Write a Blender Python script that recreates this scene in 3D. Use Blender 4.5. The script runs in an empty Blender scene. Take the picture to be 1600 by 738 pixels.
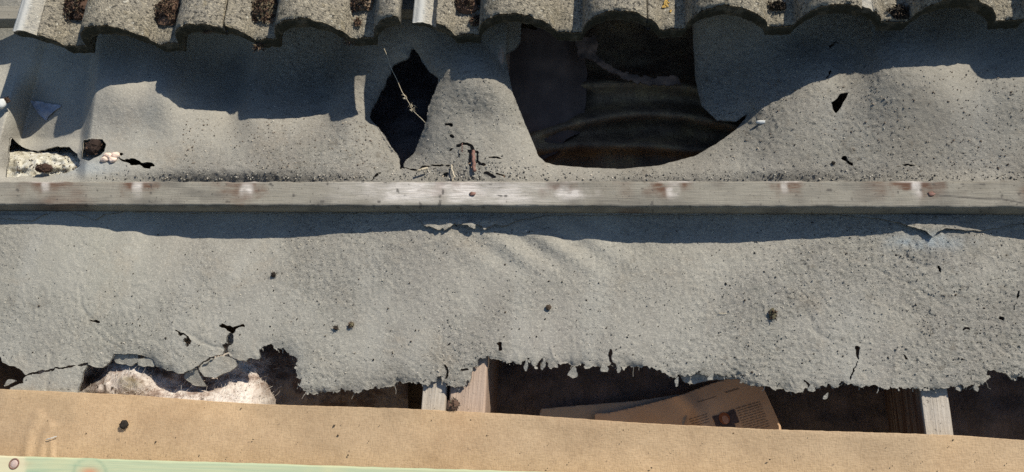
import bpy, math, random
import numpy as np
from mathutils import Matrix, Vector
random.seed(7); RNG = np.random.default_rng(11)
scene = bpy.context.scene
COL = scene.collection
# ---------------------------------------------------------------- roof frame, camera, sky, sun
# roof coordinates: x along the roof, y up the slope, z out of the slope; felt lies at z = 0
ROOF = Matrix.Translation((0, 0, 5)) @ Matrix.Rotation(math.radians(30), 4, 'X')
FPX, DIST, TILT, YAW, ROLL = 1250.0, 1.1, math.radians(20), math.radians(6), math.radians(2.553902)
CPOS = DIST * np.array([math.sin(YAW), -math.sin(TILT) * math.cos(YAW), math.cos(TILT) * math.cos(YAW)])
CD = -CPOS / np.linalg.norm(CPOS)
_r = np.cross(CD, [0, 1, 0]); _r /= np.linalg.norm(_r); _u = np.cross(_r, CD)
CR = math.cos(ROLL) * _r + math.sin(ROLL) * _u
CU = -math.sin(ROLL) * _r + math.cos(ROLL) * _u
cam = bpy.data.objects.new('camera', bpy.data.cameras.new('camera')); COL.objects.link(cam)
cam.data.sensor_width = 36; cam.data.lens = FPX / 1600 * 36; cam.data.clip_start = .02; cam.data.clip_end = 500
cm = Matrix.Identity(4)
for i in range(3):
    cm[i][0], cm[i][1], cm[i][2], cm[i][3] = CR[i], CU[i], -CD[i], CPOS[i]
cam.matrix_world = ROOF @ cm
scene.camera = cam
SUN = np.array([.80, .85, 1.0])                      # towards the sun, roof coordinates
sw = (ROOF.to_3x3() @ Vector(SUN)).normalized()
world = bpy.data.worlds.new('World'); scene.world = world; world.use_nodes = True
wt = world.node_tree; wt.nodes.clear()
sky = wt.nodes.new('ShaderNodeTexSky'); sky.sky_type = 'NISHITA'; sky.sun_disc = False; sky.ozone_density = 5.0; sky.dust_density = .4
sky.sun_elevation = math.asin(sw.z); sky.sun_rotation = math.atan2(sw.x, sw.y)
bg = wt.nodes.new('ShaderNodeBackground'); bg.inputs['Strength'].default_value = .100
wo = wt.nodes.new('ShaderNodeOutputWorld')
wt.links.new(sky.outputs[0], bg.inputs[0]); wt.links.new(bg.outputs[0], wo.inputs[0])
sl = bpy.data.lights.new('sun', 'SUN'); sl.energy = 5.0; sl.angle = math.radians(.55); sl.color = (1, .945, .85)
so = bpy.data.objects.new('sun', sl); COL.objects.link(so)
so.rotation_euler = sw.to_track_quat('Z', 'Y').to_euler(); so.location = (0, 0, 9)
scene.view_settings.view_transform = 'Standard'; scene.view_settings.look = 'None'
scene.view_settings.exposure = .33; scene.view_settings.gamma = 1
scene.cycles.max_bounces = 6; scene.cycles.use_denoising = False

# ---------------------------------------------------------------- geometry helpers
def P(px, py, z):
    """roof point at height z that the photograph shows at pixel (px, py)"""
    px, py, z = np.broadcast_arrays(np.asarray(px, float), np.asarray(py, float), np.asarray(z, float))
    v = CD + ((px - 800) / FPX)[..., None] * CR + ((369 - py) / FPX)[..., None] * CU
    t = (z - CPOS[2]) / v[..., 2]
    return CPOS + v * t[..., None]
def _hash(i, j, s):
    h = (i.astype(np.int64) * 374761393 + j.astype(np.int64) * 668265263 + s * 974634777) & 0xffffffff
    h = ((h ^ (h >> 13)) * 1274126177) & 0xffffffff
    h = h ^ (h >> 16)
    return (h & 0xffff) / 65535.0
def vn(x, y, s=0):
    x = np.asarray(x, float); y = np.asarray(y, float)
    i = np.floor(x); j = np.floor(y); fx = x - i; fy = y - j
    fx = fx * fx * (3 - 2 * fx); fy = fy * fy * (3 - 2 * fy)
    a, b, c, d = _hash(i, j, s), _hash(i + 1, j, s), _hash(i, j + 1, s), _hash(i + 1, j + 1, s)
    return (a * (1 - fx) + b * fx) * (1 - fy) + (c * (1 - fx) + d * fx) * fy
def fbm(x, y, sc, o=3, s=0):
    r = 0; a = 1; t = 0
    for k in range(o):
        r = r + a * (vn(np.asarray(x) / sc * 2 ** k + 17.3 * k, np.asarray(y) / sc * 2 ** k - 9.1 * k, s + k) - .5); t += a; a *= .5
    return r / t * 2
def sstep(a, b, x):
    t = np.clip((x - a) / (b - a), 0, 1); return t * t * (3 - 2 * t)
def sdf(poly, x, y):
    """signed distance, positive inside"""
    p = np.asarray(poly, float); d = np.full(np.shape(x), 1e9); ins = np.zeros(np.shape(x), bool)
    for k in range(len(p)):
        a = p[k]; b = p[(k + 1) % len(p)]; e = b - a
        t = np.clip(((x - a[0]) * e[0] + (y - a[1]) * e[1]) / max(e @ e, 1e-9), 0, 1)
        d = np.minimum(d, np.hypot(x - a[0] - t * e[0], y - a[1] - t * e[1]))
        if a[1] != b[1]:
            ins ^= ((a[1] > y) != (b[1] > y)) & (x < a[0] + (y - a[1]) / (b[1] - a[1]) * e[0])
    return np.where(ins, d, -d)
def linedist(pl, x, y):
    d = np.full(np.shape(x), 1e9)
    for a, b in zip(pl[:-1], pl[1:]):
        a = np.array(a, float); e = np.array(b, float) - a
        t = np.clip(((x - a[0]) * e[0] + (y - a[1]) * e[1]) / max(e @ e, 1e-9), 0, 1)
        d = np.minimum(d, np.hypot(x - a[0] - t * e[0], y - a[1] - t * e[1]))
    return d
class TPS:
    def __init__(self, pts, lam=.02):
        p = np.array(pts, float); self.c = p[:, :2] / 200; n = len(p)
        A = np.zeros((n + 3, n + 3)); A[:n, :n] = self.k(np.hypot(*(self.c[:, None] - self.c[None]).transpose(2, 0, 1))) + lam * np.eye(n)
        q = np.c_[np.ones(n), self.c]; A[:n, n:] = q; A[n:, :n] = q.T
        self.w = np.linalg.solve(A, np.r_[p[:, 2], 0, 0, 0])
    def k(self, r): return r * r * np.log(r + 1e-9)
    def __call__(self, x, y):
        x = np.asarray(x, float) / 200; y = np.asarray(y, float) / 200
        r = self.w[-3] + self.w[-2] * x + self.w[-1] * y
        for (cx, cy), w in zip(self.c, self.w[:-3]):
            r = r + w * self.k(np.hypot(x - cx, y - cy))
        return r
def mesh_obj(name, verts, faces, mat, parent=None, origin=(0, 0, 0), smooth=False, attrs=None):
    """one mesh object; verts in roof coordinates, origin its own base point"""
    me = bpy.data.meshes.new(name)
    v = np.asarray(verts, float) - np.asarray(origin, float)
    me.from_pydata(v.tolist() if len(v) < 4000 else [tuple(r) for r in v.tolist()], [], faces if isinstance(faces, list) else faces.tolist())
    if attrs:
        for k, a in attrs.items():
            at = me.attributes.new(k, 'FLOAT', 'POINT'); at.data.foreach_set('value', np.asarray(a, np.float32).ravel())
    if smooth: me.polygons.foreach_set('use_smooth', np.ones(len(me.polygons), bool))
    me.update()
    o = bpy.data.objects.new(name, me); COL.objects.link(o)
    if mat: me.materials.append(mat)
    if parent: o.parent = parent
    else: o.matrix_world = ROOF @ Matrix.Translation(tuple(map(float, origin)))
    return o
def empty(name, origin):
    o = bpy.data.objects.new(name, None); o.empty_display_size = .02; COL.objects.link(o)
    o.matrix_world = ROOF @ Matrix.Translation(tuple(map(float, origin))); return o
def tag(o, label=None, cat=None, group=None, kind=None):
    if label: o['label'] = label
    if cat: o['category'] = cat
    if group: o['group'] = group
    if kind: o['kind'] = kind
    return o
def gridfaces(nx, ny):
    i = np.arange((nx - 1) * (ny - 1)); r, c = i // (nx - 1), i % (nx - 1); a = r * nx + c
    return np.c_[a, a + nx, a + nx + 1, a + 1]
def sheet(xs, ys, phi, zf, thick=.0022, attrf=None):
    """a sheet over the pixel grid xs, ys, kept where phi > 0, cut cleanly at phi = 0, with a rim of its own thickness"""
    X, Y = np.meshgrid(xs, ys); nx = len(xs)
    F = phi(X, Y).ravel(); X = X.ravel(); Y = Y.ravel()
    q = gridfaces(nx, len(ys)); s = (F[q] > 0); cnt = s.sum(1)
    faces = q[cnt == 4].tolist()
    ex, ey = [], []; cache = {}; n0 = len(X); rim = []
    def cut(a, b):
        k = (a, b) if a < b else (b, a)
        if k not in cache:
            t = F[a] / (F[a] - F[b]); cache[k] = n0 + len(ex)
            ex.append(X[a] + t * (X[b] - X[a])); ey.append(Y[a] + t * (Y[b] - Y[a]))
        return cache[k]
    for f in q[(cnt > 0) & (cnt < 4)].tolist():
        for tri in ((f[0], f[1], f[2]), (f[0], f[2], f[3])):
            out = []; ed = []
            for k in range(3):
                a, b = tri[k], tri[(k + 1) % 3]
                if F[a] > 0: out.append(a)
                if (F[a] > 0) != (F[b] > 0):
                    c = cut(a, b); out.append(c); ed.append(c)
            if len(out) >= 3:
                faces.append(out)
                if len(ed) == 2: rim.append((ed[0], ed[1]))
    PX = np.r_[X, ex]; PY = np.r_[Y, ey]
    used = np.zeros(len(PX), bool)
    for f in faces: used[f] = True
    mp = np.cumsum(used) - 1
    px, py = PX[used], PY[used]; Z = zf(px, py)
    V = P(px, py, Z)
    faces = [[int(mp[i]) for i in f] for f in faces]
    low = {}; LV = []
    for a, b in rim:
        a, b = int(mp[a]), int(mp[b])
        for i in (a, b):
            if i not in low:
                low[i] = len(V) + len(LV); LV.append(V[i] - np.array([0, 0, thick]))
        faces.append([a, b, low[b], low[a]])
    att = None
    if attrf:
        att = {k: np.r_[a, a[list(low.keys())]] for k, a in attrf(px, py).items()}
    if LV: V = np.r_[V, np.array(LV)]
    return V, faces, att
def box(c, s, ax=None, bev=0, n=1):
    """8-corner (or chamfered) box about c, half sizes s"""
    sx, sy, sz = s; b = bev
    if not b:
        v = [(x, y, z) for z in (-sz, sz) for y in (-sy, sy) for x in (-sx, sx)]
        f = [[0, 2, 3, 1], [4, 5, 7, 6], [0, 1, 5, 4], [2, 6, 7, 3], [0, 4, 6, 2], [1, 3, 7, 5]]
    else:
        prof = [(-sy + b, -sz), (sy - b, -sz), (sy, -sz + b), (sy, sz - b), (sy - b, sz), (-sy + b, sz), (-sy, sz - b), (-sy, -sz + b)]
        v = []; f = []
        for k in range(n + 1):
            x = -sx + 2 * sx * k / n
            v += [(x, y, z) for y, z in prof]
        for k in range(n):
            for j in range(8):
                a = k * 8 + j; c2 = k * 8 + (j + 1) % 8; f.append([a, c2, c2 + 8, a + 8])
        f += [list(range(7, -1, -1)), [n * 8 + j for j in range(8)]]
    v = np.array(v, float)
    if ax is not None: v = v @ np.array(ax)
    return v + np.array(c), f
def blades(n, c, rx, ry, h, l, seed, w=.28, up=.6):
    """a tuft of n small curled leaf blades spread over a lump"""
    r = np.random.default_rng(seed); V = []; F = []
    for k in range(n):
        a = r.uniform(0, 6.283); q = math.sqrt(r.uniform(0, 1)); lump = .75 + .35 * math.sin(3 * a + seed) * math.cos(2 * a - seed)
        hh = h * (1 - (q * .95) ** 2) * r.uniform(.25, 1.05)
        p = np.array([c[0] + rx * q * lump * math.cos(a), c[1] + ry * q * lump * math.sin(a), c[2] + hh])
        d = r.normal(0, 1, 3); d[2] = abs(d[2]) * up; d /= np.linalg.norm(d); e = np.cross(d, r.normal(0, 1, 3)); e /= np.linalg.norm(e) + 1e-9
        L = l * r.uniform(.5, 1.4); b = len(V)
        m = p + d * L * .5 + np.array([0, 0, L * .12])
        V += [p - e * L * w * .5, p + e * L * w * .5, m + e * L * w * .5, p + d * L + r.normal(0, L * .12, 3), m - e * L * w * .5]
        F += [[b, b + 1, b + 2, b + 4], [b + 4, b + 2, b + 3]]
    return V, F
def lump(c, rx, ry, rz, seed, nu=14, nv=8, rough=.3):
    V = []; F = []
    for j in range(nv + 1):
        th = math.pi * j / nv
        for i in range(nu):
            a = 2 * math.pi * i / nu
            k = 1 + rough * float(fbm(3 * math.cos(a) * math.sin(th) + seed * 7.7, 3 * math.sin(a) * math.sin(th) + 2 * math.cos(th), 1.1, 3, seed))
            V.append((c[0] + rx * k * math.sin(th) * math.cos(a), c[1] + ry * k * math.sin(th) * math.sin(a), c[2] + rz * k * math.cos(th)))
    for j in range(nv):
        for i in range(nu):
            a = j * nu + i; b = j * nu + (i + 1) % nu; F.append([a, a + nu, b + nu, b])
    return V, F
def tube(pts, rad, n=6):
    pts = np.array(pts, float); V = []; F = []
    rad = np.broadcast_to(np.asarray(rad, float), (len(pts),))
    for k, p in enumerate(pts):
        t = pts[min(k + 1, len(pts) - 1)] - pts[max(k - 1, 0)]; t /= np.linalg.norm(t)
        u = np.cross(t, [.3, .2, 1]); u /= np.linalg.norm(u); w = np.cross(t, u)
        V += [p + rad[k] * (math.cos(2 * math.pi * j / n) * u + math.sin(2 * math.pi * j / n) * w) for j in range(n)]
    for k in range(len(pts) - 1):
        for j in range(n):
            a = k * n + j; b = k * n + (j + 1) % n; F.append([a, b, b + n, a + n])
    F += [list(range(n - 1, -1, -1)), [(len(pts) - 1) * n + j for j in range(n)]]
    return V, F

# ---------------------------------------------------------------- materials
class NT:
    def __init__(self, name):
        self.m = bpy.data.materials.new(name); self.m.use_nodes = True; self.t = self.m.node_tree; self.t.nodes.clear()
        self.o = self.n('ShaderNodeOutputMaterial'); self.obj = self.n('ShaderNodeTexCoord').outputs['Object']
    def n(self, typ, ins=None, **pr):
        x = self.t.nodes.new(typ)
        for k, v in pr.items(): setattr(x, k, v)
        for k, v in (ins or {}).items():
            if hasattr(v, 'is_linked'): self.t.links.new(v, x.inputs[k])
            else: x.inputs[k].default_value = v
        return x
    def map(self, s=(1, 1, 1), v=None, rot=(0, 0, 0)):
        return self.n('ShaderNodeMapping', {'Vector': v or self.obj, 'Scale': s, 'Rotation': rot}).outputs[0]
    def noise(self, sc, det=3, rough=.55, v=None, dist=0):
        return self.n('ShaderNodeTexNoise', {'Vector': v or self.obj, 'Scale': sc, 'Detail': det, 'Roughness': rough, 'Distortion': dist}).outputs['Fac']
    def vor(self, sc, v=None, out='Distance', rnd=1):
        return self.n('ShaderNodeTexVoronoi', {'Vector': v or self.obj, 'Scale': sc, 'Randomness': rnd}).outputs[out]
    def rng(self, f, a, b, c=0, d=1):
        return self.n('ShaderNodeMapRange', {'Value': f, 'From Min': a, 'From Max': b, 'To Min': c, 'To Max': d}).outputs[0]
    def math(self, op, a, b=0):
        return self.n('ShaderNodeMath', {0: a, 1: b}, operation=op).outputs[0]
    def mix(self, f, a, b, blend='MIX'):
        x = self.n('ShaderNodeMix', data_type='RGBA', blend_type=blend)
        for i, v in ((0, f), (6, a), (7, b)):
            if hasattr(v, 'is_linked'): self.t.links.new(v, x.inputs[i])
            else: x.inputs[i].default_value = (*v, 1) if isinstance(v, tuple) else v
        return x.outputs[2]
    def ramp(self, f, stops):
        x = self.n('ShaderNodeValToRGB', {'Fac': f}); e = x.color_ramp.elements
        while len(e) < len(stops): e.new(.5)
        for k, (p, c) in enumerate(stops): e[k].position = p; e[k].color = (*c, 1)
        return x.outputs[0]
    def attr(self, name): return self.n('ShaderNodeAttribute', attribute_name=name).outputs['Fac']
    def island(self): return self.n('ShaderNodeNewGeometry').outputs['Random Per Island']
    def bump(self, h, dist, st=1, nrm=None):
        i = {'Height': h, 'Distance': dist, 'Strength': st}
        if nrm: i['Normal'] = nrm
        return self.n('ShaderNodeBump', i).outputs[0]
    def out(self, col, rough=.9, nrm=None, spec=.25, transl=None):
        i = {'Base Color': col if hasattr(col, 'is_linked') else (*col, 1), 'Roughness': rough, 'Specular IOR Level': spec}
        if nrm: i['Normal'] = nrm
        s = self.n('ShaderNodeBsdfPrincipled', i).outputs[0]
        if transl:
            tr = self.n('ShaderNodeBsdfTranslucent', {'Color': (*transl[1], 1)}).outputs[0]
            s = self.n('ShaderNodeMixShader', {0: transl[0], 1: s, 2: tr}).outputs[0]
        self.t.links.new(s, self.o.inputs[0]); return self.m
def m_felt():
    t = NT('weathered_felt'); r = t.attr('rough')
    c = t.mix(t.attr('tone'), (.240, .222, .188), (.284, .270, .220))
    c = t.mix(t.rng(t.noise(2.6, 3), .4, .65), c, (.252, .232, .196))
    c = t.mix(t.rng(t.noise(5.5, 4, .6), .50, .70, 0, .6), c, (.225, .208, .172))
    c = t.mix(t.rng(t.noise(4, 4, .65, t.map((3.2, .9, 1), rot=(0, 0, .12)), .5), .52, .70, 0, .55), c, (.325, .312, .270))
    c = t.mix(t.rng(t.noise(8, 5, .7, t.map((1, 1, 1), rot=(0, 0, 2)), .8), .54, .72, 0, .55), c, (.30, .245, .175))
    c = t.mix(t.rng(t.noise(11, 4), .42, .75, 0, .8), c, (.345, .326, .272))
    c = t.mix(t.math('MULTIPLY', t.rng(t.noise(34, 5, .7), .5, .78), r), c, (.205, .195, .16))
    st = t.map((.45, 1, 1))
    c = t.mix(t.math('MULTIPLY', t.rng(t.noise(170, 3, .6, st), .48, .74, 0, .75), r), c, (.16, .155, .135))
    c = t.mix(t.rng(t.noise(420, 2, .6), .50, .72, 0, .75), c, (.42, .39, .32))
    c = t.mix(t.math('MULTIPLY', t.rng(t.noise(300, 3, .65, t.map((.5, 1.1, 1), rot=(0, 0, .25))), .58, .67), t.rng(r, 0, 1, .12, .75)), c, (.075, .069, .056))
    c = t.mix(t.attr('pale'), c, (.36, .42, .44))
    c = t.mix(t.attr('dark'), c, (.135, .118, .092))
    h = t.math('ADD', t.math('MULTIPLY', t.noise(430, 4, .75, st), .6), t.math('MULTIPLY', t.noise(1000, 2, .7), .6))
    return t.out(c, .95, t.bump(h, .0030, t.rng(r, 0, 1, .5, 1)), .1)
def m_tile():
    t = NT('weathered_concrete')
    c = t.ramp(t.noise(16, 4), [(.3, (.205, .18, .128)), (.55, (.305, .268, .20)), (.75, (.245, .222, .18))])
    c = t.mix(t.rng(t.vor(300, out='Color'), .5, .95, 0, .85), c, (.46, .40, .29))
    c = t.mix(t.rng(t.noise(230, 2, .6), .54, .66, 0, .9), c, (.05, .046, .038))
    c = t.mix(t.rng(t.noise(120, 2, .6, dist=.4), .66, .72, 0, .85), c, (.60, .56, .45))
    c = t.mix(t.rng(t.noise(45, 3), .6, .75, 0, .6), c, (.30, .24, .13))
    c = t.mix(t.attr('stain_tint'), c, (.040, .040, .026))
    c = t.mix(t.attr('pale'), c, (.40, .395, .36))
    h = t.math('ADD', t.noise(300, 3, .7), t.math('MULTIPLY', t.noise(800, 2), .5))
    return t.out(c, .95, t.bump(h, .006, t.rng(t.attr('pale'), 0, 1, 1, .12)), .2)
def m_wood(name, a, b, dark, along=(2, 45, 45), knot=None):
    t = NT(name)
    g = t.noise(4, 5, .7, t.map(along), .4)
    c = t.mix(t.rng(g, .3, .7), a, b)
    c = t.mix(t.rng(t.noise(9, 4, .75, t.map((along[0] * .7, along[1] * 1.6, along[2] * 1.6))), .58, .75, 0, .75), c, dark)
    c = t.mix(t.rng(t.noise(14, 3), .5, .8, 0, .35), c, dark)
    fg = t.rng(t.noise(60, 4, .75, t.map((along[0] / 9, along[1] / 30, along[2] / 30), rot=(0, 0, .03)), .6), .30, .62, .25, 1.5)
    c = t.mix(t.rng(t.noise(6, 3, .7, t.map((along[1] * .8, along[0], along[0]))), .5, .75, 0, .22), c, dark)
    c = t.mix(t.rng(t.noise(230, 2, .6), .66, .72, 0, .7), c, (.06, .052, .043))
    c = t.mix(t.math('MINIMUM', t.math('MULTIPLY', t.attr('stain_tint'), fg), .95), c, (.105, .052, .030)); c = t.mix(t.math('MINIMUM', t.math('MULTIPLY', t.attr('pale'), fg), .95), c, (.58, .53, .47)); c = t.mix(t.attr('dark'), c, (.05, .045, .04))
    return t.out(c, .85, t.bump(t.math('ADD', g, t.math('MULTIPLY', t.noise(500, 2), .25)), .0016, .8), .2)
def m_green():
    t = NT('treated_softwood')
    g = t.noise(3, 4, .65, t.map((1.2, 30, 30)), .8)
    c = t.ramp(g, [(.3, (.32, .39, .25)), (.5, (.42, .44, .265)), (.7, (.25, .345, .225))])
    c = t.mix(t.rng(t.noise(12, 3), .6, .8, 0, .6), c, (.54, .48, .26))
    c = t.mix(t.attr('stain_tint'), c, (.48, .24, .13)); c = t.mix(t.attr('dark'), c, (.22, .30, .19)); c = t.mix(t.attr('pale'), c, (.56, .50, .32))
    return t.out(c, .7, t.bump(g, .001, .5), .3)
def m_membrane():
    t = NT('tan_membrane')
    c = t.mix(t.rng(t.noise(7, 5, .7), .3, .7), (.49, .335, .190), (.70, .50, .295))
    c = t.mix(t.rng(t.noise(60, 4, .7), .42, .75, 0, .55), c, (.74, .53, .31))
    c = t.mix(t.rng(t.noise(3.0, 3), .48, .75, 0, .6), c, (.45, .325, .20))
    w1 = t.noise(640, 1, .5, t.map((.25, 1, 1))); w2 = t.noise(640, 1, .5, t.map((1, .25, 1)))
    w = t.math('ADD', t.math('MULTIPLY', w1, .5), t.math('MULTIPLY', w2, .5))
    c = t.mix(t.rng(w, .38, .56, .35, 0), c, (.33, .22, .12))
    c = t.mix(t.rng(t.noise(130, 2), .72, .77, 0, .6), c, (.18, .13, .09))
    h = t.math('ADD', w, t.math('MULTIPLY', t.noise(300, 3, .7), .5))
    return t.out(c, .6, t.bump(h, .0008, .7), .3, (.36, (.85, .62, .34)))
def m_isl(name, stops, rough=.9, bumpsc=300, nz=None):
    t = NT(name); c = t.ramp(t.island(), stops)
    if nz: c = t.mix(t.rng(t.noise(nz[0], 3), .4, .7, 0, nz[1]), c, nz[2])
    return t.out(c, rough, t.bump(t.noise(bumpsc, 2), .001, .5), .2)
def m_wool(name, stops, sc=22):
    t = NT(name)
    n = t.noise(sc, 5, .75, t.map((1, 1.3, 1)), .35)
    c = t.ramp(n, stops)
    c = t.mix(t.rng(t.noise(260, 3, .8, t.map((1, .25, 1), rot=(0, 0, .7)), .8), .5, .75, 0, .45), c, stops[0][1])
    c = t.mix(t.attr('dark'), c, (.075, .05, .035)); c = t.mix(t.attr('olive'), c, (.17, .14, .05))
    return t.out(c, .95, t.bump(t.noise(180, 4, .75, t.map((1, .3, 1), rot=(0, 0, .6)), 1.0), .004, .8), .1)
def m_plain(name, a, b, sc=60, rough=.85, spec=.25, bd=.0006, transl=None):
    t = NT(name)
    return t.out(t.mix(t.rng(t.noise(sc, 4, .65), .35, .7), a, b), rough, t.bump(t.noise(sc * 5, 3), bd, .6), spec, transl)
FELT, TILE = m_felt(), m_tile()
OLDW = m_wood('weathered_batten_timber', (.215, .195, .152), (.265, .243, .195), (.11, .09, .065), (5, 130, 130))
PALEW = m_wood('silvered_rafter_timber', (.33, .285, .225), (.44, .39, .32), (.16, .13, .095), (110, 4, 110))
PINKW = m_wood('brown_rafter_timber', (.32, .235, .175), (.42, .32, .24), (.17, .115, .08), (110, 4, 110))
GREENW, MEMB = m_green(), m_membrane()
MOSS = m_isl('dry_moss', [(0, (.025, .016, .012)), (.4, (.07, .04, .026)), (.75, (.13, .078, .05)), (.93, (.09, .08, .045)), (1, (.25, .18, .12))])
MOSSD = m_isl('dark_moss', [(0, (.012, .010, .008)), (.6, (.035, .026, .018)), (1, (.08, .055, .035))])
GRIT = m_isl('mineral_grit', [(0, (.04, .038, .033)), (.3, (.10, .095, .082)), (.55, (.25, .24, .21)), (.8, (.36, .34, .28)), (.96, (.44, .39, .31)), (1, (.62, .57, .48))])
WOOLL = m_wool('pale_glass_wool', [(.32, (.15, .11, .085)), (.43, (.30, .22, .17)), (.52, (.58, .50, .42)), (.70, (.76, .70, .61))])
WOOLC = m_wool('cream_glass_wool', [(.34, (.20, .175, .125)), (.46, (.46, .42, .31)), (.56, (.56, .53, .44)), (.75, (.68, .65, .56))], 90)
WOOLD = m_wool('dirty_glass_wool', [(.30, (.085, .072, .064)), (.48, (.14, .115, .10)), (.62, (.19, .15, .13)), (.78, (.25, .215, .19))])
WOOLY = m_wool('yellow_glass_wool', [(.30, (.085, .06, .042)), (.5, (.21, .145, .085)), (.7, (.38, .26, .12))], 14)
PAPER = m_plain('yellowed_newsprint', (.56, .36, .21), (.66, .45, .28), 14, .9, .15)
PAPER2 = m_plain('grey_newsprint', (.33, .27, .20), (.42, .35, .27), 14, .9, .15)
INK = m_plain('printing_ink', (.22, .155, .10), (.28, .20, .135), 300, .9, .1)
INKD = m_plain('photo_print_dark', (.07, .055, .055), (.12, .09, .085), 200, .9, .1)
INKS = m_plain('photo_print_skin', (.40, .22, .15), (.48, .28, .2), 200, .9, .1)
INKH = m_plain('photo_print_hair', (.25, .085, .04), (.33, .13, .06), 200, .9, .1)
RUST = m_plain('rusted_steel', (.12, .055, .035), (.24, .13, .10), 260, .8, .35)
NAILP = m_plain('pinkish_nail_steel', (.42, .30, .24), (.5, .38, .32), 260, .5, .5)
STRAW = m_plain('dry_straw', (.36, .30, .20), (.52, .45, .33), 200)
BOARD = m_plain('brown_board', (.085, .058, .046), (.17, .115, .085), 9)
FILM = m_plain('bluish_plastic_film', (.22, .235, .27), (.36, .38, .42), 80, .45, .3)
LICH = m_plain('yellow_lichen', (.36, .22, .05), (.48, .32, .09), 300)
CRUMB = m_isl('dirt_crumbs', [(0, (.05, .04, .03)), (.4, (.14, .105, .075)), (.75, (.26, .22, .17)), (.95, (.38, .33, .25)), (1, (.6, .55, .45))])
STONE = m_plain('pale_stone', (.42, .42, .39), (.55, .55, .52), 200)

# ---------------------------------------------------------------- heights of the two felt sheets (pixel space in, metres out)
Y_TAIL = .297
PAN = [-.678, -.375, -.069, .2264, .5285]            # first pan of each tile, along the roof
H_ROLL = .050
def prof(u):
    t = (u + .02) % .15 - .02
    q = np.clip((t - .013) / .113, 0, 1)
    return H_ROLL * np.clip(np.sin(np.pi * q ** .80), 0, 1) ** .60
def under_shadow(px, py, frac=.5):
    """height of the felt at a point where the photograph shows the edge of the tiles' shadow"""
    best = (9, 0)
    for z in np.linspace(-.13, .03, 161):
        q = P(px, py, z); k = (Y_TAIL - q[1]) / SUN[1]; h = q + SUN * k
        i = int(np.argmin([abs(h[0] - p - .08) for p in PAN])); top = .047 + H_ROLL * (.55 + frac * (float(prof(np.array(h[0] - PAN[i]))) / H_ROLL - .55))
        if abs(top - h[2]) < best[0]: best = (abs(top - h[2]), z)
    return best[1]
SH = [(150, 140), (175, 130), (205, 129), (232, 130), (252, 141), (268, 152), (284, 168), (310, 172), (335, 173), (360, 180), (390, 184), (420, 185), (450, 185), (480, 183), (510, 182), (540, 183),
      (690, 123), (710, 121), (730, 121), (755, 122), (778, 124),
      (1162, 189), (1182, 176), (1202, 164), (1222, 155), (1242, 147), (1262, 139), (1285, 131), (1310, 122), (1340, 116), (1375, 110), (1410, 107), (1440, 107), (1475, 107), (1508, 108), (1532, 121), (1560, 124), (1600, 123)]
UP = [(140, 70, -.02), (60, 70, -.012), (-10, 60, -.032), (20, 105, -.030), (-40, 110, -.030), (-60, 210, -.004), (5, 205, -.001), (5, 260, -.002),
      (200, 250, -.002), (170, 200, .000), (230, 200, -.004), (300, 255, -.004), (450, 255, -.006), (560, 250, -.010), (600, 60, -.03), (620, 235, -.035), (590, 150, -.055), (565, 150, -.050), (618, 262, -.014),
      (740, 180, .004), (735, 225, .003), (735, 258, .000), (677, 160, -.001), (664, 205, -.005), (690, 124, .002), (648, 245, -.016), (690, 240, -.004), (810, 200, -.016), (832, 240, -.020), (800, 90, -.035), (700, 60, -.012), (760, 60, -.014),
      (860, 262, -.012), (950, 268, -.014), (1030, 264, -.016), (1090, 250, -.022), (1130, 232, -.026), (1100, 120, -.070), (1130, 160, -.055),
      (1200, 240, -.008), (1300, 200, -.001), (1450, 200, .004), (1600, 200, -.002), (1250, 255, -.004), (1400, 255, -.001), (1250, 60, -.05), (1450, 40, -.02), (1600, 40, -.025),
      (1700, 150, -.012), (1900, 150, -.006), (1900, 20, -.006), (-250, 150, -.006), (-250, 20, -.006)]
for px_, py_ in SH:
    zb = under_shadow(px_, py_, .85); UP.append((px_, py_, zb))
    if 300 < px_ < 550: UP.append((px_, py_ - 45, zb - .030)); UP.append((px_, 95, zb - .04))
    if 1200 < px_ < 1380: UP.append((px_, py_ - 40, zb - .018))
for x in range(-400, 2001, 200):
    UP += [(x, -10, -.012), (x, -120, -.012), (x, -230, -.004)]
upz = TPS(UP, .004)
RAFT = [(-.112, -.027), (.515, .549), (-.96, -.905)]
def over_rafters(x, y, z):
    """felt cannot sink into a rafter"""
    xl = P(x, y, -.01)[..., 0]
    for a, b in RAFT:
        k = sstep(a - .012, a - .004, xl) * sstep(b + .012, b + .004, xl)
        z = np.where(k > 0, np.maximum(z, -.0105 * k - .2 * (1 - k)), z)
    return z
def ZL(x, y):
    """lower sheet, macro form: held at the rafters, sagging between them"""
    s = 0
    mid = np.where(x < 705, (x + 40) / 745, (x - 705) / 760); mid = np.clip(np.mod(mid, 1), 0, 1)
    sag = np.sin(np.pi * mid) ** 1.2
    sag = np.where(x < 705, sag * sstep(60, 330, x), sag)
    top = np.exp(-((y - 345) / 60.0) ** 2)
    return -.0065 * sag - .0125 * sag * top + .004 * fbm(x, y, 190, 2, 5) - .0015
def rough(x, y):
    return np.clip(.38 + 1.0 * fbm(x, y, 170, 3, 40) + .25 * sstep(250, 320, x) * sstep(290, 270, y) * sstep(640, 600, x) + .30 * sstep(350, 900, x) - .25 * sstep(250, 60, x), .08, 1)
def fine(x, y):
    r = rough(x, y)
    n6 = fbm(x, y, 8, 2, 21); g2 = fbm(x, y, 5, 2, 23)
    bump = np.clip(n6 - .3, 0, 1) * .0006 + np.clip(g2 - .25, 0, 1) * .0009
    pit = sstep(.42, .60, fbm(x * .6, y, 6, 2, 61)) * .0005
    return .0003 * fbm(x, y, 60, 3, 12) + r * (bump + .0008 * g2 - pit) + .0003 * g2
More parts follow.
